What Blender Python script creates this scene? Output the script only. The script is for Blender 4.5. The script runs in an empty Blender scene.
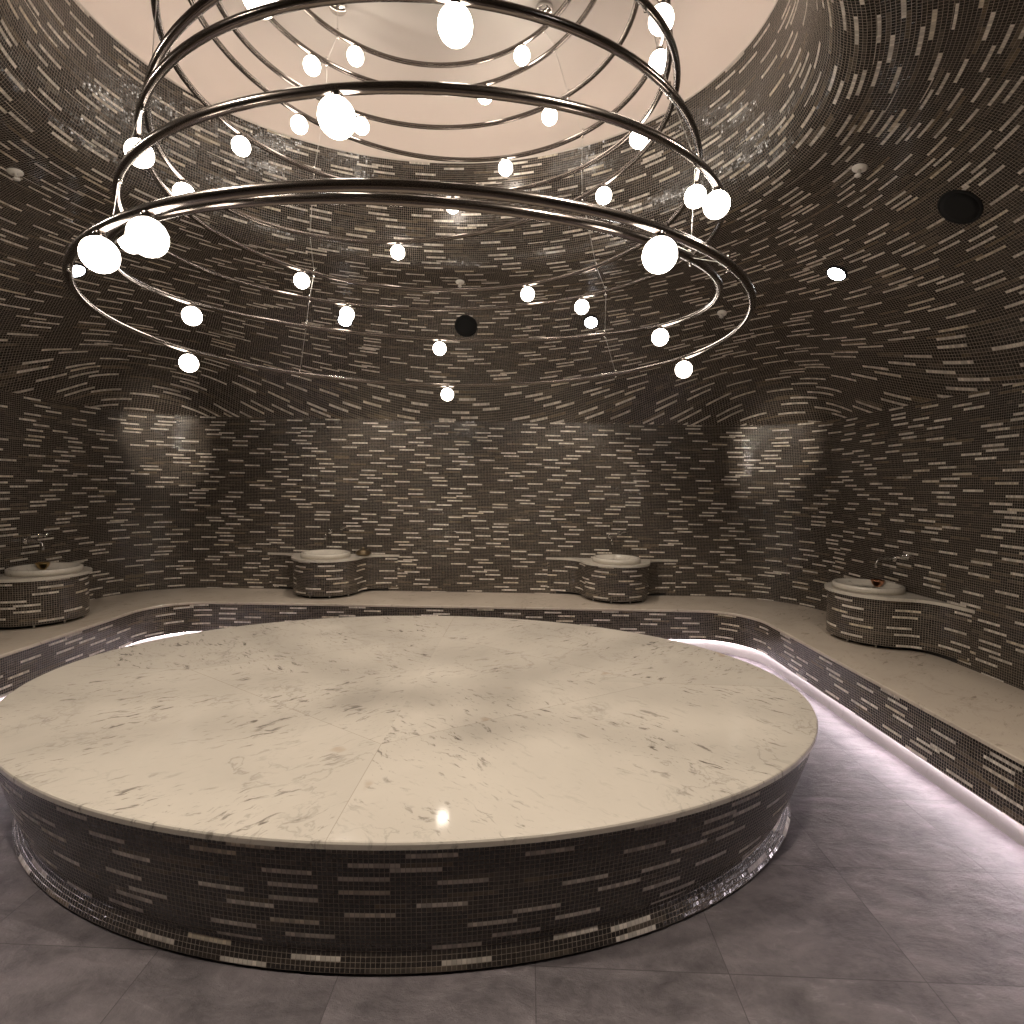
import bpy, bmesh, math, random
import numpy as np
from mathutils import Vector, Matrix

random.seed(4)
PI = math.pi
C = bpy.context.scene.collection
SC = bpy.context.scene

# ------------------------------------------------------------------ materials
def new_mat(name):
    m = bpy.data.materials.new(name); m.use_nodes = True
    nt = m.node_tree; nt.nodes.clear()
    out = nt.nodes.new('ShaderNodeOutputMaterial')
    return m, nt, out

class NB:
    """tiny node builder"""
    def __init__(s, nt): s.nt = nt
    def n(s, t, **kw):
        nd = s.nt.nodes.new(t)
        for k, v in kw.items(): setattr(nd, k, v)
        return nd
    def link(s, a, b): s.nt.links.new(a, b)
    def put(s, sock, v):
        if isinstance(v, bpy.types.NodeSocket): s.link(v, sock)
        else: sock.default_value = v
    def m(s, op, a, b=None, c=None):
        nd = s.n('ShaderNodeMath', operation=op)
        s.put(nd.inputs[0], a)
        if b is not None: s.put(nd.inputs[1], b)
        if c is not None: s.put(nd.inputs[2], c)
        return nd.outputs[0]
    def vec(s, x, y, z):
        nd = s.n('ShaderNodeCombineXYZ')
        for i, v in enumerate((x, y, z)): s.put(nd.inputs[i], v)
        return nd.outputs[0]
    def sep(s, v):
        nd = s.n('ShaderNodeSeparateXYZ'); s.link(v, nd.inputs[0]); return nd.outputs
    def vm(s, op, a, b=None):
        nd = s.n('ShaderNodeVectorMath', operation=op)
        s.put(nd.inputs[0], a)
        if b is not None: s.put(nd.inputs[1], b)
        return nd.outputs[0]
    def white(s, dim, v=None, w=None):
        nd = s.n('ShaderNodeTexWhiteNoise', noise_dimensions=dim)
        if v is not None: s.link(v, nd.inputs['Vector'])
        if w is not None: s.put(nd.inputs['W'], w)
        return nd.outputs
    def noise(s, v, scale, detail=4, rough=.5, dist=0):
        nd = s.n('ShaderNodeTexNoise')
        s.link(v, nd.inputs['Vector']); nd.inputs['Scale'].default_value = scale
        nd.inputs['Detail'].default_value = detail; nd.inputs['Roughness'].default_value = rough
        nd.inputs['Distortion'].default_value = dist
        return nd.outputs
    def mix(s, f, a, b, blend='MIX'):
        nd = s.n('ShaderNodeMix', data_type='RGBA', blend_type=blend)
        s.put(nd.inputs[0], f)
        for i, v in ((6, a), (7, b)):
            if isinstance(v, bpy.types.NodeSocket): s.link(v, nd.inputs[i])
            else: nd.inputs[i].default_value = (*v, 1) if len(v) == 3 else v
        return nd.outputs[2]
    def ramp(s, f, stops, interp='LINEAR'):
        nd = s.n('ShaderNodeValToRGB'); nd.color_ramp.interpolation = interp
        el = nd.color_ramp.elements
        while len(el) > 1: el.remove(el[-1])
        for i, (p, c) in enumerate(stops):
            e = el[0] if i == 0 else el.new(p)
            e.position = p; e.color = (c, c, c, 1) if not hasattr(c, '__len__') else (*c, 1)
        s.link(f, nd.inputs[0]); return nd.outputs[0]

def simple(name, col, rough=.5, metal=0, emit=None, strength=0):
    m, nt, out = new_mat(name)
    b = nt.nodes.new('ShaderNodeBsdfPrincipled')
    b.inputs['Base Color'].default_value = (*col, 1)
    b.inputs['Roughness'].default_value = rough; b.inputs['Metallic'].default_value = metal
    if emit:
        b.inputs['Emission Color'].default_value = (*emit, 1); b.inputs['Emission Strength'].default_value = strength
    nt.links.new(b.outputs[0], out.inputs[0]); return m

TP = .0164           # mosaic pitch
def mosaic_mat():
    m, nt, out = new_mat('mosaic_tiles'); k = NB(nt)
    uv = k.n('ShaderNodeUVMap'); uv.uv_map = 'UVMap'
    u, v, _ = k.sep(uv.outputs[0])
    vr = k.m('DIVIDE', v, TP); row = k.m('FLOOR', vr); fy = k.m('FRACT', vr)
    rj = k.white('1D', w=row)[0]
    off = k.m('FLOOR', k.m('ADD', k.m('MULTIPLY', k.m('FRACT', k.m('MULTIPLY', row, .3819)), 75), k.m('MULTIPLY', rj, 10)))
    ur = k.m('ADD', k.m('DIVIDE', u, TP), off)
    col = k.m('FLOOR', ur); fx = k.m('FRACT', ur)
    per = k.m('FLOOR', k.m('DIVIDE', ur, 75))
    jit = k.m('FLOOR', k.m('MULTIPLY', k.white('2D', v=k.vec(per, row, 0))[0], 22))
    rel = k.m('SUBTRACT', k.m('SUBTRACT', col, k.m('MULTIPLY', per, 75)), jit)
    isl = k.m('MULTIPLY', k.m('GREATER_THAN', rel, -.5), k.m('LESS_THAN', rel, 9.5))
    cell = k.m('ADD', k.m('MULTIPLY', per, 10), k.m('FLOOR', k.m('DIVIDE', rel, 10)))
    cw = k.white('3D', v=k.vec(cell, row, 3.7))
    tw = k.white('3D', v=k.vec(col, row, 11.3))
    h = cw[0]; h2, h3, h4 = k.sep(cw[1])
    t = tw[0]
    dark = k.ramp(h2, [(0, (.016, .0125, .010)), (.35, (.023, .018, .014)), (.7, (.031, .024, .018)), (1, (.044, .033, .024))])
    light = k.ramp(h3, [(0, (.52, .47, .41)), (.5, (.66, .605, .535)), (.8, (.60, .545, .475)), (1, (.54, .465, .35))])
    mid = k.ramp(h4, [(0, (.05, .041, .033)), (.6, (.085, .068, .05)), (1, (.12, .09, .055))])
    ism = k.m('GREATER_THAN', h, .87)
    c = k.mix(ism, dark, mid); c = k.mix(isl, c, light)
    var = k.m('MULTIPLY_ADD', t, .5, .72)
    c = k.mix(1.0, c, k.vec(var, var, var), 'MULTIPLY')
    g = .05
    e = lambda f: k.m('MINIMUM', f, k.m('SUBTRACT', 1, f))
    edge = k.m('MINIMUM', e(fx), e(fy))
    grout = k.m('LESS_THAN', edge, g)
    c = k.mix(grout, c, (.27, .222, .18))
    rough = k.m('MULTIPLY_ADD', t, .14, .10)
    rough = k.m('MAXIMUM', rough, k.m('MULTIPLY', grout, .75))
    geo = k.n('ShaderNodeNewGeometry')
    tilt = k.vm('SCALE', k.vm('SUBTRACT', tw[1], (.5, .5, .5)), None)
    tilt.node.inputs['Scale'].default_value = .10
    nrm = k.vm('NORMALIZE', k.vm('ADD', geo.outputs['Normal'], tilt))
    b = k.n('ShaderNodeBsdfPrincipled')
    k.link(c, b.inputs['Base Color']); k.link(rough, b.inputs['Roughness']); k.link(nrm, b.inputs['Normal'])
    b.inputs['IOR'].default_value = 1.62
    bump = k.n('ShaderNodeBump'); bump.inputs['Strength'].default_value = .35; bump.inputs['Distance'].default_value = .002
    k.link(k.m('MINIMUM', k.m('DIVIDE', edge, .16), 1.0), bump.inputs['Height']); k.link(nrm, bump.inputs['Normal'])
    k.link(bump.outputs[0], b.inputs['Normal'])
    k.link(b.outputs[0], out.inputs[0]); return m

def marble_mat(name, base, vein, seams=False, rough=.16, scale=1.0, stain=True):
    m, nt, out = new_mat(name); k = NB(nt)
    tc = k.n('ShaderNodeTexCoord'); P = tc.outputs['Object']
    x, y, z = k.sep(P)
    if seams:                      # book-matched slabs: the vein direction mirrors from slab to slab
        ax, ay = k.m('ABSOLUTE', x), k.m('ABSOLUTE', y)
        rh = k.m('ADD', k.m('DIVIDE', ax, 1.36), k.m('DIVIDE', ay, .83))
        ins = k.m('LESS_THAN', rh, 1)
        sgx, sgy = k.m('SIGN', x), k.m('SIGN', y)
        px = k.m('ADD', ax, k.m('MULTIPLY', sgy, 3.1)); py = k.m('ADD', ay, k.m('MULTIPLY', sgx, 5.3))
        px = k.m('ADD', px, k.m('MULTIPLY', ins, 7.7))
        q = k.vec(px, py, z)
    else:
        q = P
    rot = k.n('ShaderNodeMapping'); k.link(q, rot.inputs[0])
    rot.inputs['Rotation'].default_value = (0, 0, math.radians(-38)); rot.inputs['Scale'].default_value = (scale, scale, scale)
    q = rot.outputs[0]
    n0 = k.noise(q, 1.6, 5, .55, .6)
    warp = k.vm('ADD', q, k.vm('SCALE', k.noise(q, 2.2, 4, .6)[1]))
    warp.node.inputs[1].links[0].from_node.inputs['Scale'].default_value = .22
    mp = k.n('ShaderNodeMapping'); k.link(warp, mp.inputs[0]); mp.inputs['Scale'].default_value = (1.0, 3.6, 1.0)
    n1 = k.noise(mp.outputs[0], 9.0, 5, .62, .3)[0]
    n2 = k.noise(mp.outputs[0], 22.0, 4, .6, .2)[0]
    n3 = k.noise(q, 2.6, 3, .5)[0]
    fleck = k.m('MULTIPLY', k.ramp(n1, [(.585, 0), (.67, 1)]), k.ramp(n3, [(.42, .15), (.62, 1)]))
    fine = k.m('MULTIPLY', k.ramp(n2, [(.60, 0), (.70, 1)]), k.ramp(n3, [(.4, .1), (.6, .8)]))
    w = k.m('ABSOLUTE', k.m('SUBTRACT', k.noise(warp, 1.7, 6, .6, .4)[0], .5))
    line = k.m('MULTIPLY', k.ramp(w, [(0, 1), (.012, 0)]), k.ramp(n0[0], [(.45, 0), (.6, .55)]))
    c = k.mix(k.ramp(n0[0], [(.3, 0), (.75, 1)]), base, tuple(b * .84 for b in base))
    c = k.mix(k.m('MULTIPLY', fine, .6), c, vein)
    c = k.mix(k.m('MULTIPLY', fleck, .9), c, vein)
    c = k.mix(k.m('MULTIPLY', line, .6), c, vein)
    if stain:
        s = k.noise(q, 5.5, 2, .5)[0]
        c = k.mix(k.m('MULTIPLY', k.ramp(s, [(.74, 0), (.82, 1)]), .45), c, (.30, .16, .06))
    if seams:
        d1 = k.m('ABSOLUTE', k.m('SUBTRACT', rh, 1))
        s1 = k.m('LESS_THAN', d1, .0022)
        ax1 = k.m('MULTIPLY', k.m('LESS_THAN', ax, .0016), k.m('GREATER_THAN', rh, 1))
        ay1 = k.m('MULTIPLY', k.m('LESS_THAN', ay, .0016), k.m('GREATER_THAN', rh, 1))
        sm = k.m('MAXIMUM', s1, k.m('MAXIMUM', ax1, ay1))
        c = k.mix(k.m('MULTIPLY', sm, .45), c, (.24, .19, .15))
        c = k.mix(k.m('MULTIPLY', ins, .10), c, (.66, .60, .52))
    b = k.n('ShaderNodeBsdfPrincipled'); k.link(c, b.inputs['Base Color'])
    b.inputs['Roughness'].default_value = rough
    k.link(b.outputs[0], out.inputs[0]); return m

def floor_mat():
    m, nt, out = new_mat('slate_floor'); k = NB(nt)
    tc = k.n('ShaderNodeTexCoord'); P = tc.outputs['Object']
    x, y, z = k.sep(P)
    fu = k.m('DIVIDE', k.m('SUBTRACT', k.m('SUBTRACT', x, k.m('MULTIPLY', y, .028)), .055), .64); fv = k.m('DIVIDE', k.m('SUBTRACT', k.m('ADD', y, k.m('MULTIPLY', x, .028)), 1.743), .54)
    iu, iv = k.m('FLOOR', fu), k.m('FLOOR', fv)
    e = lambda f, s: k.m('MULTIPLY', k.m('MINIMUM', k.m('FRACT', f), k.m('SUBTRACT', 1, k.m('FRACT', f))), s)
    d = k.m('MINIMUM', e(fu, .64), e(fv, .54))
    joint = k.m('LESS_THAN', d, .0018)
    tw = k.white('3D', v=k.vec(iu, iv, 1.5))
    ox, oy, _ = k.sep(tw[1])
    q = k.vec(k.m('ADD', x, k.m('MULTIPLY', ox, 9)), k.m('ADD', y, k.m('MULTIPLY', oy, 9)), z)
    mp = k.n('ShaderNodeMapping'); k.link(q, mp.inputs[0]); mp.inputs['Scale'].default_value = (1, 1.7, 1)
    mp.inputs['Rotation'].default_value = (0, 0, .35)
    n1 = k.noise(mp.outputs[0], 4.2, 9, .68, .25)[0]
    n2 = k.noise(q, 26, 5, .6)[0]
    c = k.mix(k.ramp(n1, [(.34, 0), (.66, 1)]), (.070, .060, .065), (.185, .160, .170))
    c = k.mix(k.m('MULTIPLY', k.ramp(n2, [(.45, 0), (.7, 1)]), .25), c, (.24, .21, .215))
    ww = k.m('ABSOLUTE', k.m('SUBTRACT', k.noise(mp.outputs[0], 1.9, 5, .6, 1.2)[0], .5))
    c = k.mix(k.m('MULTIPLY', k.ramp(ww, [(0, 1), (.01, 0)]), k.ramp(n1, [(.5, 0), (.65, .4)])), c, (.36, .33, .34))
    tv = k.m('MULTIPLY_ADD', tw[0], .22, .89)
    c = k.mix(1.0, c, k.vec(tv, tv, tv), 'MULTIPLY')
    c = k.mix(k.m('MULTIPLY', joint, .8), c, (.05, .042, .045))
    b = k.n('ShaderNodeBsdfPrincipled'); k.link(c, b.inputs['Base Color'])
    k.link(k.m('MULTIPLY_ADD', n2, .25, .40), b.inputs['Roughness'])
    bump = k.n('ShaderNodeBump'); bump.inputs['Strength'].default_value = .8; bump.inputs['Distance'].default_value = .02
    k.link(k.m('ADD', n1, k.m('MULTIPLY', n2, .12)), bump.inputs['Height'])
    k.link(bump.outputs[0], b.inputs['Normal'])
    k.link(b.outputs[0], out.inputs[0]); return m

def plaster_mat():
    m, nt, out = new_mat('white_plaster'); k = NB(nt)
    tc = k.n('ShaderNodeTexCoord')
    n = k.noise(tc.outputs['Object'], 3, 4, .5)[0]
    c = k.mix(n, (.54, .50, .455), (.58, .535, .49))
    b = k.n('ShaderNodeBsdfPrincipled'); k.link(c, b.inputs['Base Color']); b.inputs['Roughness'].default_value = .85
    k.link(b.outputs[0], out.inputs[0]); return m

M = {}
M['mosaic'] = mosaic_mat()
M['platform_marble'] = marble_mat('platform_marble', (.60, .545, .475), (.10, .085, .07), seams=True, rough=.07)
M['bench_marble'] = marble_mat('bench_marble', (.56, .48, .40), (.26, .21, .17), rough=.22, stain=False)
M['white_marble'] = marble_mat('white_marble', (.40, .37, .35), (.29, .265, .245), rough=.3, scale=.8, stain=False)
M['bowl_marble'] = marble_mat('bowl_marble', (.58, .53, .46), (.12, .10, .085), rough=.2, scale=2.2, stain=False)
M['floor'] = floor_mat()
M['plaster'] = plaster_mat()
M['bronze'] = simple('dark_bronze_tube', (.21, .183, .165), .2, 1)
M['chrome'] = simple('chrome', (.75, .74, .72), .08, 1)
M['steel'] = simple('steel_cable', (.55, .53, .50), .3, 1)
M['globe'] = simple('opal_glass_lit', (.9, .88, .84), .3, 0, (1, .89, .77), 17)
M['led_warm'] = simple('warm_led_strip', (.9, .85, .8), .5, 0, (1, .83, .74), 17)
M['led_cool'] = simple('cool_led_strip', (.9, .9, .9), .5, 0, (1, .88, .95), 62)
M['lens'] = simple('lit_lens', (.9, .9, .9), .4, 0, (.95, .96, 1), 25)
M['white_metal'] = simple('white_enamel', (.86, .82, .76), .4)
M['black'] = simple('black_grille', (.004, .004, .004), .95)
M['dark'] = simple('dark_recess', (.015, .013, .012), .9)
M['copper'] = simple('copper', (.62, .30, .18), .25, 1)
M['brass'] = simple('aged_brass', (.52, .36, .16), .3, 1)
M['bronze_dish'] = simple('tarnished_bronze', (.22, .17, .11), .38, 1)

# ------------------------------------------------------------------ helpers
def mesh_obj(name, verts, faces, mat, parent=None, uvs=None, smooth=True, loc=None, matrix=None):
    me = bpy.data.meshes.new(name); me.from_pydata([tuple(v) for v in verts], [], faces)
    if uvs is not None:
        l = me.uv_layers.new(name='UVMap'); i = 0
        for f in uvs:
            for c in f: l.data[i].uv = c; i += 1
    if smooth:
        for p in me.polygons: p.use_smooth = True
    me.materials.append(mat); me.update()
    o = bpy.data.objects.new(name, me); C.objects.link(o)
    if parent: o.parent = parent
    if loc is not None: o.location = loc
    if matrix is not None: o.matrix_local = matrix
    return o

def empty(name, label=None, cat=None, loc=(0, 0, 0), rz=0, group=None, parent=None):
    o = bpy.data.objects.new(name, None); o.empty_display_size = .1; C.objects.link(o)
    o.location = loc; o.rotation_euler = (0, 0, rz)
    if label: o['label'] = label
    if cat: o['category'] = cat
    if group: o['group'] = group
    if parent: o.parent = parent
    return o

def structure(o): o['kind'] = 'structure'; return o

def tube_data(pts, r, n=10, closed=False, caps=True):
    pts = [Vector(p) for p in pts]; N = len(pts); V = []; F = []
    T = []
    for i in range(N):
        a = pts[(i - 1) % N] if closed or i > 0 else pts[i]
        b = pts[(i + 1) % N] if closed or i < N - 1 else pts[i]
        T.append((b - a).normalized())
    ref = Vector((0, 0, 1)) if abs(T[0].z) < .9 else Vector((1, 0, 0))
    u = T[0].cross(ref).normalized()
    for i in range(N):
        u = (u - T[i] * u.dot(T[i])).normalized(); w = T[i].cross(u)
        for j in range(n):
            a = 2 * PI * j / n
            V.append(pts[i] + (u * math.cos(a) + w * math.sin(a)) * r)
    for i in range(N if closed else N - 1):
        for j in range(n):
            a, b = i * n + j, i * n + (j + 1) % n
            i2 = (i + 1) % N
            F.append((a, b, i2 * n + (j + 1) % n, i2 * n + j))
    if caps and not closed:
        F.append(tuple(reversed(range(n)))); F.append(tuple(range((N - 1) * n, N * n)))
    return V, F

def tube(name, pts, r, mat, parent=None, n=10, closed=False, **kw):
    V, F = tube_data(pts, r, n, closed); return mesh_obj(name, V, F, mat, parent, **kw)

def lathe(name, prof, mat, parent=None, n=32, loc=None, matrix=None, cap=True):
    V = []; F = []
    for (r, z) in prof:
        for j in range(n):
            a = 2 * PI * j / n; V.append((r * math.cos(a), r * math.sin(a), z))
    for i in range(len(prof) - 1):
        for j in range(n):
            a, b = i * n + j, i * n + (j + 1) % n
            F.append((a, b, b + n, a + n))
    if cap and prof[0][0] > 1e-6: F.append(tuple(reversed(range(n))))
    if cap and prof[-1][0] > 1e-6: F.append(tuple(range((len(prof) - 1) * n, len(prof) * n)))
    o = mesh_obj(name, V, F, mat, parent, loc=loc, matrix=matrix)
    bm = bmesh.new(); bm.from_mesh(o.data); bmesh.ops.remove_doubles(bm, verts=bm.verts, dist=1e-6)
    bmesh.ops.recalc_face_normals(bm, faces=bm.faces); bm.to_mesh(o.data); bm.free()
    return o

def sharpen(o, ang=35):
    bm = bmesh.new(); bm.from_mesh(o.data)
    for e in bm.edges:
        if len(e.link_faces) == 2 and e.calc_face_angle(0) > math.radians(ang): e.smooth = False
    bm.to_mesh(o.data); bm.free(); return o

# ------------------------------------------------------------------ plan of the room (metres)
XL, XR, YB, YF = -4.07, 3.10, 5.92, -1.0
ZW = 2.28                       # height of the wall, where the vault begins
CX, CY = -.53, 3.116            # middle of platform and oculus

def rounded_u(xl, xr, yb, yf, r, n=14):
    """open path: right side from the front, back corner, back, back corner, left side to the front"""
    pts = []
    for i in range(24): pts.append((xr, yf + (yb - r - yf) * i / 24))
    for i in range(n + 1):
        a = PI / 2 * i / n; pts.append((xr - r + r * math.cos(a), yb - r + r * math.sin(a)))
    for i in range(1, 24): pts.append((xr - r + (xl - xr + 2 * r) * i / 24, yb))
    for i in range(n + 1):
        a = PI / 2 + PI / 2 * i / n; pts.append((xl + r + r * math.cos(a), yb - r + r * math.sin(a)))
    for i in range(1, 25): pts.append((xl, yb - r + (yf - yb + r) * i / 24))
    return pts

WALL = rounded_u(XL, XR, YB, YF, .80, 18)
def cumlen(p):
    L = [0]
    for a, b in zip(p, p[1:]): L.append(L[-1] + math.dist(a, b))
    return L
WL = cumlen(WALL)

def strip_wall(name, i0, i1, z0, z1, mat, flip=False):
    V, F, UV = [], [], []; nz = 6
    for i in range(i0, i1 + 1):
        for j in range(nz + 1):
            V.append((WALL[i][0], WALL[i][1], z0 + (z1 - z0) * j / nz))
    for i in range(i1 - i0):
        for j in range(nz):
            a = i * (nz + 1) + j; b = a + nz + 1
            F.append((a, a + 1, b + 1, b))
            U0, U1 = WL[i0 + i], WL[i0 + i + 1]
            za, zb = z0 + (z1 - z0) * j / nz, z0 + (z1 - z0) * (j + 1) / nz
            UV.append([(U0, za), (U0, zb), (U1, zb), (U1, za)])
    return structure(mesh_obj(name, V, F, mat, uvs=UV))

c1, c2 = 24 + 9, 24 + 19 + 23 + 9
strip_wall('wall_right', 0, c1, 0, ZW, M['mosaic'])
strip_wall('wall_back', c1, c2, 0, ZW, M['mosaic'])
strip_wall('wall_left', c2, len(WALL) - 1, 0, ZW, M['mosaic'])
structure(mesh_obj('wall_front', [(XL, YF, 0), (XR, YF, 0), (XR, YF, ZW), (XL, YF, ZW)], [(0, 1, 2, 3)], M['mosaic'],
                   uvs=[[(0, 0), (XR - XL, 0), (XR - XL, ZW), (0, ZW)]], smooth=False))
structure(mesh_obj('floor', [(XL - .05, YF - .05, 0), (XR + .05, YF - .05, 0), (XR + .05, YB + .05, 0), (XL - .05, YB + .05, 0)],
                   [(0, 1, 2, 3)], M['floor'], smooth=False))

# ------------------------------------------------------------------ the vault: a mosaic bell mouth rising to an oval opening
OA, OB, OZ = 1.90, 1.445, 4.2; ORY = math.radians(-2.3)
closed_wall = WALL + [(XL + (XR - XL) * i / 30, YF) for i in range(1, 30)]
def wall_hit(p, d):
    best = 9
    n = len(closed_wall)
    for i in range(n):
        a, b = closed_wall[i], closed_wall[(i + 1) % n]
        ex, ey = b[0] - a[0], b[1] - a[1]
        den = d[0] * ey - d[1] * ex
        if abs(den) < 1e-9: continue
        qx, qy = a[0] - p[0], a[1] - p[1]
        t = (qx * ey - qy * ex) / den; s = (qx * d[1] - qy * d[0]) / den
        if t > 0 and -1e-6 <= s <= 1 + 1e-6 and t < best: best = t
    return best
def curve(knots, x):
    xs = [k[0] for k in knots]; ys = [k[1] for k in knots]
    n = len(xs); h = np.diff(xs); dl = np.diff(ys) / h
    m = [dl[0]] + [0 if dl[i - 1] * dl[i] <= 0 else 2 / (1 / dl[i - 1] + 1 / dl[i]) for i in range(1, n - 1)] + [dl[-1]]
    i = min(max(int(np.searchsorted(xs, x)) - 1, 0), n - 2)
    t = (x - xs[i]) / h[i]
    return ((2*t**3-3*t**2+1)*ys[i] + (t**3-2*t**2+t)*h[i]*m[i] + (-2*t**3+3*t**2)*ys[i+1] + (t**3-t**2)*h[i]*m[i+1])
INNER = [(0, OZ), (.018, 3.98), (.038, 3.86), (.068, 3.73), (.11, 3.61), (.18, 3.51), (.28, 3.45), (.42, 3.42), (.55, 3.39)]
OI = .55
OUTER = [(0, 3.39), (.19, 3.29), (.435, 3.08), (.62, 2.90), (.82, 2.66), (1, ZW)]
NT = 288
th = [-PI / 2 + 2 * PI * i / NT for i in range(NT + 1)]
EP, EN = [], []
for t in th:
    c_, s_ = math.cos(ORY), math.sin(ORY)
    ex, ey = OA * math.cos(t), OB * math.sin(t); EP.append((CX + ex * c_ - ey * s_, CY + ex * s_ + ey * c_))
    nx, ny = math.cos(t) / OA, math.sin(t) / OB; l = math.hypot(nx, ny); EN.append(((nx * c_ - ny * s_) / l, (nx * s_ + ny * c_) / l))
OW = [wall_hit(p, n) for p, n in zip(EP, EN)]
o_in = [0, .003, .007, .012, .018, .025, .033, .043, .055, .069, .085, .103, .123, .146, .172, .20, .232, .268, .308, .35, .39, .43, .47, .51, .53, .55]
v_in = [0]
for a, b in zip(o_in, o_in[1:]): v_in.append(v_in[-1] + math.hypot(b - a, curve(INNER, b) - curve(INNER, a)))
s_out = [i / 28 for i in range(1, 29)]
def off_len(o):
    P = [(p[0] + n[0] * o, p[1] + n[1] * o) for p, n in zip(EP, EN)]; return cumlen(P)
V, F, UV = [], [], []
rows = []
for o in o_in: rows.append(([o] * (NT + 1), [curve(INNER, o)] * (NT + 1)))
for s in s_out: rows.append(([OI + (w - OI) * s for w in OW], [curve(OUTER, s)] * (NT + 1)))
for os_, zs in rows:
    for i in range(NT + 1):
        V.append((EP[i][0] + EN[i][0] * os_[i], EP[i][1] + EN[i][1] * os_[i], zs[i]))
U_outer = off_len(.95)
for j in range(len(rows) - 1):
    if j < len(o_in) - 1:
        grp = (j // 3) * 3
        U = off_len((o_in[grp] + o_in[min(grp + 3, len(o_in) - 1)]) / 2)
    else: U = U_outer
    vv = lambda jj, i: v_in[jj] if jj < len(o_in) else v_in[-1] + (.4 * (rows[jj][0][i] - OI) + .6 * .82 * (jj - len(o_in) + 1) / 28) * 1.72
    for i in range(NT):
        a = j * (NT + 1) + i; b = a + NT + 1
        F.append((a, b, b + 1, a + 1))
        UV.append([(U[i], -vv(j, i)), (U[i], -vv(j + 1, i)), (U[i + 1], -vv(j + 1, i + 1)), (U[i + 1], -vv(j, i + 1))])
structure(mesh_obj('ceiling', V, F, M['mosaic'], uvs=UV))
# plaster lip on the edge, cove and the white ceiling above the opening
def oval(o, z): return [(p[0] + n[0] * o, p[1] + n[1] * o, z) for p, n in zip(EP[:-1], EN[:-1])]
prof = [(0, OZ), (.0, OZ + .012), (.04, OZ + .014), (.05, OZ - .04), (.50, OZ - .04), (.56, OZ + .06), (.55, OZ + .24), (.43, OZ + .42), (.2, OZ + .53), (-.2, OZ + .55)]
V, F = [], []
for o, z in prof: V += oval(o, z)
for j in range(len(prof) - 1):
    for i in range(NT):
        a, b = j * NT + i, j * NT + (i + 1) % NT
        F.append((a, b, b + NT, a + NT))
ctr = len(V); V.append((CX, CY, OZ + .55)); base = (len(prof) - 1) * NT
for i in range(NT): F.append((base + i, base + (i + 1) % NT, ctr))
structure(sharpen(mesh_obj('ceiling', V, F, M['plaster']), 50))
led = [(x, y, z) for (x, y, z) in oval(.14, OZ - .012)][::3]
structure(tube('trim_1', led, .012, M['led_warm'], n=6, closed=True))
ZC = OZ + .55

# ------------------------------------------------------------------ bench round the room
def rounded_loop(xl, xr, yb, yf, r, n=12):
    pts = []
    for cx, cy, a0 in ((xr - r, yb - r, 0), (xl + r, yb - r, PI / 2), (xl + r, yf + r, PI), (xr - r, yf + r, 1.5 * PI)):
        for i in range(n + 1):
            a = a0 + PI / 2 * i / n; pts.append((cx + r * math.cos(a), cy + r * math.sin(a)))
    out = []
    for p, q in zip(pts, pts[1:] + pts[:1]):
        k = max(1, round(math.dist(p, q) / .25))
        out += [(p[0] + (q[0] - p[0]) * i / k, p[1] + (q[1] - p[1]) * i / k) for i in range(k)]
    return out
BI = rounded_loop(-3.365, 2.285, 5.235, -.30, .46)
BIL = cumlen(BI + BI[:1])
BN = []
for i in range(len(BI)):
    a, b = BI[i - 1], BI[(i + 1) % len(BI)]
    tx, ty = b[0] - a[0], b[1] - a[1]; l = math.hypot(tx, ty); BN.append((ty / l, -tx / l))
BO = [min(wall_hit(p, n) - .004, .66 if p[1] < .1 else 9) for p, n in zip(BI, BN)]
BH = .42
bench = empty('bench', 'long marble-topped bench with dark mosaic front running round the walls, lit along its foot', 'bench', (CX, YB - .7, 0))
def band(name, prof, mat, uv=False, parent=bench, ymin=-9):
    """prof: list of functions (i)->(offset outward from the inner line, z)"""
    V, F, UV = [], [], []; n = len(BI); off = Vector((-CX, -(YB - .7), 0))
    for i in range(n):
        for f in prof:
            o, z = f(i) if callable(f) else f
            V.append(Vector((BI[i][0] + BN[i][0] * o, BI[i][1] + BN[i][1] * o, z)) + off)
    k = len(prof)
    for i in range(n):
        if min(BI[i][1], BI[(i + 1) % n][1]) < ymin: continue
        for j in range(k - 1):
            a = i * k + j; b = ((i + 1) % n) * k + j
            F.append((a, b, b + 1, a + 1))
            z0 = prof[j][1] if not callable(prof[j]) else 0; z1 = prof[j + 1][1] if not callable(prof[j + 1]) else 0
            UV.append([(BIL[i], z0), (BIL[i + 1], z0), (BIL[i + 1], z1), (BIL[i], z1)])
    return sharpen(mesh_obj(name, V, F, mat, parent, uvs=UV if uv else None))
band('seat', [lambda i: (BO[i], BH - .024), (.0, BH - .024), (-.004, BH - .022), (-.004, BH - .005), (.0, BH), lambda i: (BO[i], BH)], M['bench_marble'])
band('riser', [(.006, .127), (.006, BH - .024)], M['mosaic'], uv=True)
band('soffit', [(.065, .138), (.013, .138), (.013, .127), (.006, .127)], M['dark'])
band('plinth', [(.062, .0), (.062, .138)], M['white_marble'])
band('light_strip', [(.045, .117), (.045, .134), (.052, .134), (.052, .117), (.045, .117)], M['led_cool'], ymin=.7)

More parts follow.
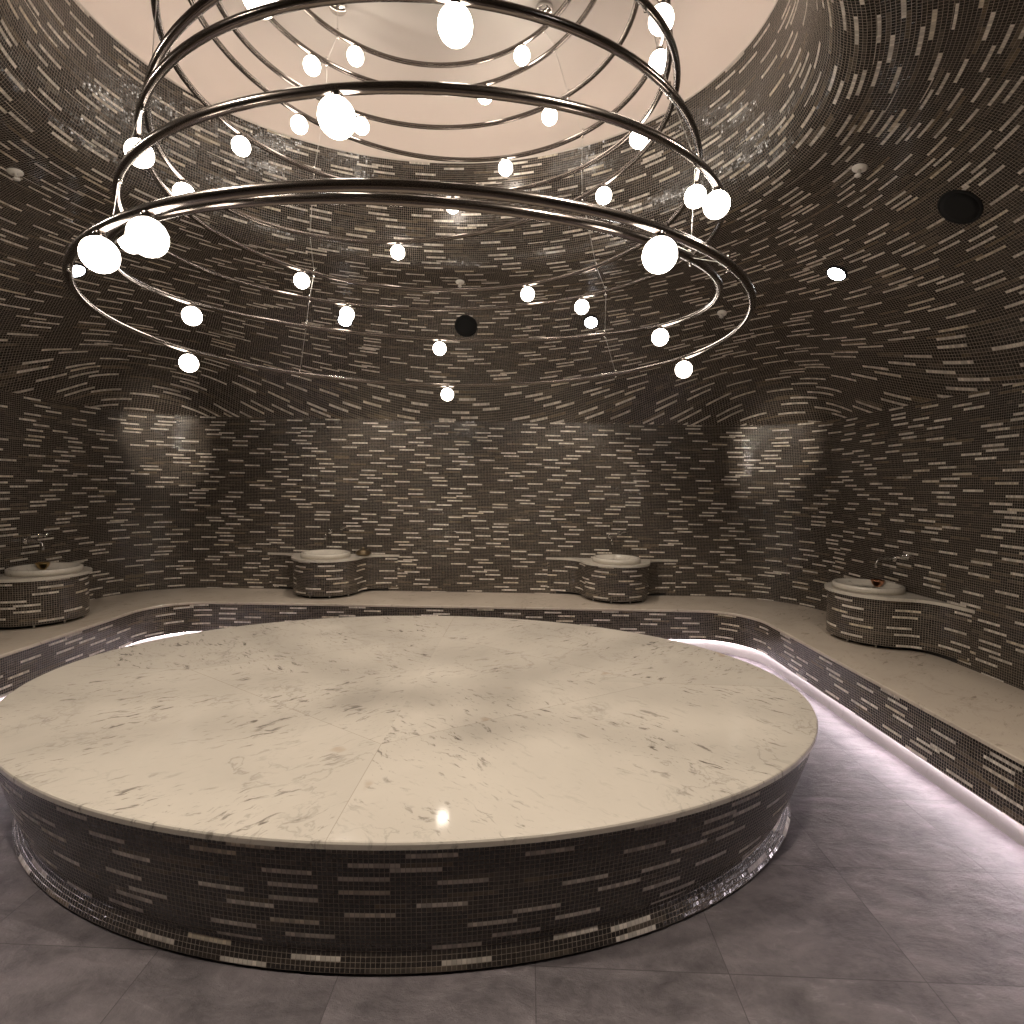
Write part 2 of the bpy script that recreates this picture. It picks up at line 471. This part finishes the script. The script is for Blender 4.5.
# ------------------------------------------------------------------ marble platform in the middle
PA, PB, PH = 2.142, 1.472, .48
plat = empty('platform', 'large oval heated platform with pale veined marble top and dark mosaic sides', 'platform', (-.517, 3.116, 0), math.radians(-1.85))
NP = 240
def ell(off):
    out = []
    for i in range(NP):
        t = PI / 2 + 2 * PI * i / NP
        nx, ny = math.cos(t) / PA, math.sin(t) / PB; l = math.hypot(nx, ny)
        o = off * (1 + 1.7 * math.cos(t) ** 2 * min(1, max(0, (abs(off) - .0125) / .035))) if off > -.1 else off * 1.6
        out.append((PA * math.cos(t) + nx / l * o, PB * math.sin(t) + ny / l * o))
    return out
def oval_solid(name, prof, mat, uv=False, cap_top=False, cap_bot=False, sharp=None):
    V, F, UV = [], [], []
    v = [0]
    for a, b in zip(prof, prof[1:]): v.append(v[-1] + math.dist(a, b))
    for (o, z) in prof: V += [(x, y, z) for x, y in ell(o)]
    for j in range(len(prof) - 1):
        U = cumlen(ell(-.05) + ell(-.05)[:1])
        for i in range(NP):
            a, b = j * NP + i, j * NP + (i + 1) % NP
            F.append((a, b, b + NP, a + NP))
            UV.append([(U[i], v[j]), (U[i + 1], v[j]), (U[i + 1], v[j + 1]), (U[i], v[j + 1])])
    if cap_top:
        F.append(tuple(range((len(prof) - 1) * NP, len(prof) * NP))); UV.append([(0, 0)] * NP)
    if cap_bot:
        F.append(tuple(reversed(range(NP)))); UV.append([(0, 0)] * NP)
    o = mesh_obj(name, V, F, mat, plat, uvs=UV if uv else None)
    if sharp: sharpen(o, sharp)
    return o
oval_solid('top_slab', [(-.02, PH - .03), (-.006, PH - .03), (0, PH - .025), (0, PH - .008), (-.003, PH - .002), (-.009, PH)], M['platform_marble'], cap_top=True, cap_bot=True, sharp=9)
body = [(-.043, .012), (-.047, .034), (-.052, .056), (-.056, .074), (-.0575, .083), (-.055, .092), (-.050, .102), (-.046, .13), (-.042, .17), (-.037, .22), (-.030, .29), (-.020, .37), (-.012, PH - .03)]
oval_solid('mosaic_side', body, M['mosaic'], uv=True)
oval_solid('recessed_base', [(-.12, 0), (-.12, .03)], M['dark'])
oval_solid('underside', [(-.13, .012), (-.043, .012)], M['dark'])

# ------------------------------------------------------------------ wash basins against the walls
PR = .54
def half_outline(P, wing=.70, r=.36):
    pts = []
    for i in range(17):
        a = PI / 2 - math.radians(82) * i / 16; pts.append((r * math.cos(a), P - r + r * math.sin(a)))
    p0 = pts[-1]; d = (math.sin(math.radians(82)) , 0)
    p1 = (p0[0] + .012, p0[1] - .12); p2 = (p0[0] + .07, .010); p3 = (wing, .002)
    for i in range(1, 15):
        t = i / 14
        pts.append(tuple((1-t)**3*p0[k] + 3*(1-t)**2*t*p1[k] + 3*(1-t)*t*t*p2[k] + t**3*p3[k] for k in (0, 1)))
    return pts
def outline(P, wing, r):
    h = half_outline(P, wing, r)
    return [(-x, y) for x, y in reversed(h[1:])] + h           # left wing -> front -> right wing
def prism(name, pts, z0, z1, mat, parent, uv=False, smooth_side=True):
    n = len(pts); L = cumlen(pts)
    V = [(x, y, z0) for x, y in pts] + [(x, y, z1) for x, y in pts]
    F = [(i + 1, i, i + n, i + 1 + n) for i in range(n - 1)] + [(0, n - 1, 2 * n - 1, n)]
    UV = [[(L[i + 1], z0), (L[i], z0), (L[i], z1), (L[i + 1], z1)] for i in range(n - 1)] + [[(0, 0)] * 4]
    F += [tuple(range(n)), tuple(reversed(range(n, 2 * n)))]; UV += [[(0, 0)] * n] * 2
    return sharpen(mesh_obj(name, V, F, mat, parent, uvs=UV if uv else None), 40)
ZB = BH
def basin(label, loc, rz):
    """local frame: x along the wall, +y out from the wall"""
    t = empty('wash_basin', label, 'wash basin', (loc[0], loc[1], ZB), rz, 'mosaic wash basins round the walls')
    prism('basin_body', outline(PR - .025, .70, .345), .032, .375, M['mosaic'], t, uv=True)
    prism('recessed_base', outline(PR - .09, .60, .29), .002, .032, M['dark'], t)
    prism('countertop', outline(PR, .72, .365), .375, .398, M['bowl_marble'], t)
    lathe('bowl', [(.0, .400), (.15, .400), (.185, .408), (.205, .425), (.215, .440), (.222, .446), (.238, .446), (.246, .440), (.248, .400)], M['bowl_marble'], t, 48, loc=(0, PR - .29, 0))
    for a in (-50, -15, 20, 55):
        a = math.radians(90 + a)
        lathe('foot', [(.007, .0005), (.007, .034)], M['steel'], t, 8, loc=(.325 * math.cos(a), PR - .385 + .325 * math.sin(a), 0))
    return t
BAS = [('dark mosaic wash basin on the left bench, cut off by the photo edge', (XL, 4.44), -PI / 2),
       ('dark mosaic wash basin on the back bench, with a bronze dish on its counter', (-1.94, YB), PI),
       ('dark mosaic wash basin on the back bench with a bare counter', (1.10, YB), PI),
       ('dark mosaic wash basin on the right-hand bench, nearest to the right wall', (XR, 4.32), PI / 2)]
for lab, loc, rz in BAS: basin(lab, loc, rz)

def tap(label, loc, rz, du=(-.04, .10)):
    t = empty('wall_tap', label, 'tap', (loc[0], loc[1], 1.06), rz, 'chrome taps on the wall above the basins')
    a, b = -du[0], -du[1]
    rx = Matrix.Rotation(-PI / 2, 4, 'X')
    lathe('wall_plate', [(.026, .001), (.026, .008), (.02, .012)], M['chrome'], t, 20, matrix=Matrix.Translation((a, 0, 0)) @ rx)
    pts = [(a, .004 + .02 * i, .0) for i in range(5)] + [(a, .10 + .05 * math.sin(q), -.05 + .05 * math.cos(q)) for q in [PI / 2 * i / 7 for i in range(1, 8)]] + [(a, .15, -.075)]
    tube('spout', pts, .0095, M['chrome'], t, 10)
    lathe('valve', [(.024, .001), (.024, .010), (.016, .014), (.015, .05), (.012, .055)], M['chrome'], t, 20, matrix=Matrix.Translation((b, 0, .035)) @ rx)
    tube('handle', [(b, .045, .035), (b - .03, .052, .048), (b - .075, .058, .058)], .006, M['chrome'], t, 8)
    return t
tap('chrome wall tap above the basin at the left photo edge', (XL, 4.58), -PI / 2)
tap('chrome wall tap above the basin with the bronze dish', (-1.94, YB), PI)
tap('chrome wall tap above the bare back basin', (1.10, YB), PI, (-.03, .07))
tap('chrome wall tap above the right-hand basin', (XR, 4.34), PI / 2)

def dish(name, label, loc, mat, kind):
    t = empty(name, label, 'bowl', loc)
    if kind == 'lid':
        lathe('dish', [(.0, 0), (.055, 0), (.076, .014), (.084, .034), (.080, .036), (.04, .02), (0, .018)], mat, t, 28)
        lathe('lid', [(.081, .037), (.066, .052), (.036, .064), (.012, .068), (.010, .076), (.016, .084), (.0, .090)], mat, t, 28)
    else:
        lathe('dish', [(.0, 0), (.022, 0), (.024, .006), (.038, .022), (.047, .046), (.052, .056), (.048, .056), (.036, .028), (.02, .012), (0, .010)], mat, t, 28)
    return t
ZCT = ZB + .398
dish('lidded_dish', 'small bronze lidded dish on the counter of the back-left basin', (-1.585, YB - .11, ZCT + .001), M['bronze_dish'], 'lid')
dish('hammam_bowl', 'small brass bowl standing in the basin at the left photo edge', (XL + .125, 4.56, ZCT + .004), M['brass'], 'bowl')
dish('hammam_bowl', 'small copper bowl standing in the right-hand basin', (XR - .105, 4.42, ZCT + .004), M['copper'], 'bowl')

# ------------------------------------------------------------------ chandelier of stacked hoops
RINGS = dict(A=(-.4374, 3.1556, 2.4306, 1.642, .0165, .0179, [95, 169, 18, 246.5, 237, 303]),
 B=(-.45, 3.1539, 2.6256, 1.5099, -.0095, .1253, [173, 20.5, 97]),
 C=(-.4303, 3.1564, 2.9143, 1.4929, .0411, .1002, [50.5, 126.5, 200, 329, 265.5]),
 D=(-.448, 3.1542, 3.1452, 1.3943, .0402, .0293, [142, 67, 212, 350, 280]),
 E=(-.5017, 3.1462, 3.4464, 1.337, .1544, .0986, [108.5, 33, 184, 253.5]),
 F=(-.4983, 3.1467, 3.7671, 1.2853, .0293, .0854, [90.5, 163.5, 15, 330.5]),
 G=(-.47, 3.1511, 4.047, 1.24, -.0145, .0673, [72.5, 146, 359, 232]),
 H=(-.4892, 3.1482, 4.1796, 1.1196, .0455, .1032, [50.5, 125, 275]),
 I=(-.5356, 3.1401, 4.4765, 1.0404, .0765, .0297, [74, 144, 300]),
 J=(-.5254, 3.142, 4.5781, .9194, .0459, .0218, [54, 130, 215]))
CHC = (-.47, 3.15)
chand = empty('chandelier', 'tall chandelier of stacked bronze hoops hung with glowing white globes above the platform', 'chandelier', (CHC[0], CHC[1], 2.3))
TR = .0165; GR = .055; DROP = .080
def local(p): return (p[0] - CHC[0], p[1] - CHC[1], p[2] - 2.3)
def ring_frame(q):
    cx, cy, h, R, tx, ty = q[:6]
    e1 = Vector((1, 0, tx)).normalized(); n = Vector((-tx, -ty, 1)).normalized(); e2 = n.cross(e1)
    c = Vector((cx, cy, h))
    return lambda a: c + R * (math.cos(a) * e1 + math.sin(a) * e2)
NGL = 20
AZ = [math.radians(a) for a in (42, 138, 222, 318)]
cables = [[] for _ in AZ]
for kq, q in RINGS.items():
    f = ring_frame(q); o0 = f(0) * 0 + Vector((q[0], q[1], q[2]))
    pts = [f(2 * PI * i / 144) - o0 for i in range(144)]
    V, F = tube_data(pts, TR, 12, True)
    ring = mesh_obj('hoop', V, F, M['bronze'], chand, loc=local(o0))
    for a in q[6]:
        p = f(math.radians(a)) - o0
        lathe('socket', [(.012, -.005), (.018, -.012), (.018, -DROP + GR - .004), (.013, -DROP + GR - .006)], M['bronze'], ring, 14, loc=p)
        prof = [(GR * math.sin(PI * i / 18), -GR * math.cos(PI * i / 18)) for i in range(19)]
        lathe('globe', [(r if 0 < i < 18 else 0, z) for i, (r, z) in enumerate(prof)], M['globe'], ring, 24, loc=p - Vector((0, 0, DROP)))
    for w, a in enumerate(AZ):
        p = f(a); cables[w].append(p)
        lathe('cable_grip', [(.0, .032), (.007, .032), (.007, .012), (.004, .012), (.004, -.012), (.007, -.012), (.007, -.030), (0, -.030)], M['chrome'], ring, 10, loc=p - o0)
for w, a in enumerate(AZ):
    top = cables[w][-1].copy(); top.z = ZC - .03
    tube('cable', [local(p) for p in cables[w]] + [local(top)], .0018, M['steel'], chand, 6)
    lathe('canopy', [(0, -.04), (.05, -.038), (.058, -.028), (.058, -.002)], M['chrome'], chand, 24, loc=local((top.x, top.y, ZC)))

# ------------------------------------------------------------------ fittings set into the vault
def on_surface(p, n):
    """local +z points out of the surface into the room"""
    return Matrix.Translation(p) @ Vector((0, 0, 1)).rotation_difference(Vector(n)).to_matrix().to_4x4()
def fixture(name, label, cat, p, n, group):
    o = empty(name, label, cat, group=group); o.matrix_world = on_surface(p, n); return o
DOWN = [('lit round downlight high on the right of the vault', (2.273, 3.942, 3.14), (-.543, -.104, -.834), (2.75, 5.75, 2.05, 130, 25)),
        ('lit round downlight at the left edge of the lowest hoop', (-3.275, 4.128, 3.138), (.552, -.109, -.826), (-3.66, 5.75, 2.05, 130, 25)),
        ('lit round downlight above the back wall, left of the middle speaker', (-1.632, 5.304, 3.15), (.122, -.665, -.737), (-1.3, 4.95, 0, 74, 104)),
        ('lit round downlight above the back wall, right of the middle speaker', (.718, 5.252, 3.157), (-.134, -.624, -.769), (.4, 4.95, 0, 74, 104)),
        ('unseen downlight added to brighten the room, over the front bench, left', (-1.639, 1.2, 3.362), (.06, .181, -.982), (-.9, 2.1, .3, 185, 116)),  # from here to the list end: out-of-view lamps added for overall brightness
        ('unseen downlight added to brighten the room, over the front bench, right', (.723, 1.2, 3.358), (-.068, .174, -.982), (.1, 2.1, .3, 185, 116)),
        ('unseen downlight added to brighten the room, over the left bench', (-3.0, 2.1, 3.282), (.378, .137, -.916), (-1.2, 3.1, .5, 48, 140)),
        ('unseen downlight added to brighten the room, over the right bench', (2.0, 2.1, 3.275), (-.371, .122, -.92), (.2, 3.1, .5, 42, 140))]
SPRK = [('white sprinkler in the vault above the black speaker at the back', (-.504, 5.0, 3.416), (-.003, -.223, -.975)),
        ('white sprinkler in the vault on the right, left of the large black speaker', (1.901, 3.123, 3.394), (-.226, -.007, -.974)),
        ('white sprinkler in the vault just right of the lowest hoop', (1.825, 4.9, 3.15), (-.257, -.347, -.902)),
        ('white sprinkler in the vault near the left photo edge', (-2.965, 3.306, 3.392), (.225, -.019, -.974))]
SPKR = [('black round speaker in the vault on the right', (2.37, 2.998, 3.128), (-.618, .017, -.786)),
        ('black round speaker in the vault above the middle of the back wall', (-.481, 5.407, 3.143), (-.014, -.755, -.656))]
for lab, p, n, aim in DOWN:
    t = fixture('downlight', lab, 'downlight', p, n, 'recessed downlights in the vault')
    lathe('trim_ring', [(.060, .006), (.061, .014), (.072, .010), (.076, -.02)], M['black'], t, 28, cap=False)
    lathe('lens', [(0, .016), (.04, .015), (.060, .009), (.060, -.02)], M['lens'], t, 28)
    l = bpy.data.lights.new('downlight_beam', 'SPOT'); l.energy = aim[3]; l.color = (1, .88, .74)
    l.spot_size = math.radians(aim[4]); l.spot_blend = .5; l.shadow_soft_size = .06
    lo = bpy.data.objects.new('downlight_beam', l); C.objects.link(lo)
    pos = Vector(p) + Vector(n) * .05; lo.location = pos
    lo.rotation_euler = (Vector(aim[:3]) - pos).to_track_quat('-Z', 'Y').to_euler()
for lab, p, n in SPRK:
    t = fixture('sprinkler', lab, 'sprinkler', p, n, 'white sprinklers in the vault')
    lathe('cover_plate', [(.040, -.008), (.040, .003), (.030, .010), (.016, .012)], M['white_metal'], t, 24)
    lathe('sprinkler_head', [(.009, .010), (.009, .035), (.018, .040), (.018, .044), (.0, .046)], M['white_metal'], t, 14)
for lab, p, n in SPKR:
    t = fixture('ceiling_speaker', lab, 'speaker', p, n, 'round speakers in the vault')
    lathe('grille', [(0, .012), (.07, .010), (.098, .006)], M['black'], t, 32)
    lathe('rim', [(.098, .006), (.104, .009), (.112, .004), (.112, -.02)], M['black'], t, 32, cap=False)

# ------------------------------------------------------------------ world, camera
w = bpy.data.worlds.new('World'); SC.world = w; w.use_nodes = True
w.node_tree.nodes['Background'].inputs[0].default_value = (0, 0, 0, 1)
cam = bpy.data.cameras.new('camera'); co = bpy.data.objects.new('camera', cam); C.objects.link(co); SC.camera = co
cam.sensor_width = 36; cam.sensor_fit = 'HORIZONTAL'; cam.lens = 36 * 545 / 1024; cam.clip_start = .05
p, r = math.atan(27 / 545), math.radians(1.0)
fw = Vector((0, math.cos(p), -math.sin(p))); up = Vector((0, math.sin(p), math.cos(p))); rt = Vector((1, 0, 0))
R_, U_ = rt * math.cos(r) + up * math.sin(r), -rt * math.sin(r) + up * math.cos(r)
mw = Matrix((R_, U_, -fw)).transposed().to_4x4(); mw.translation = (0, 0, 1.6)
co.matrix_world = mw
SC.view_settings.view_transform = 'Standard'; SC.view_settings.look = 'None'
SC.view_settings.exposure = 0; SC.view_settings.gamma = 1; SC.view_settings.use_curve_mapping = False
SC.cycles.use_denoising = True; SC.cycles.max_bounces = 8; SC.cycles.diffuse_bounces = 4; SC.cycles.glossy_bounces = 4
SC.cycles.sample_clamp_indirect = 6; SC.cycles.caustics_reflective = False; SC.cycles.caustics_refractive = False
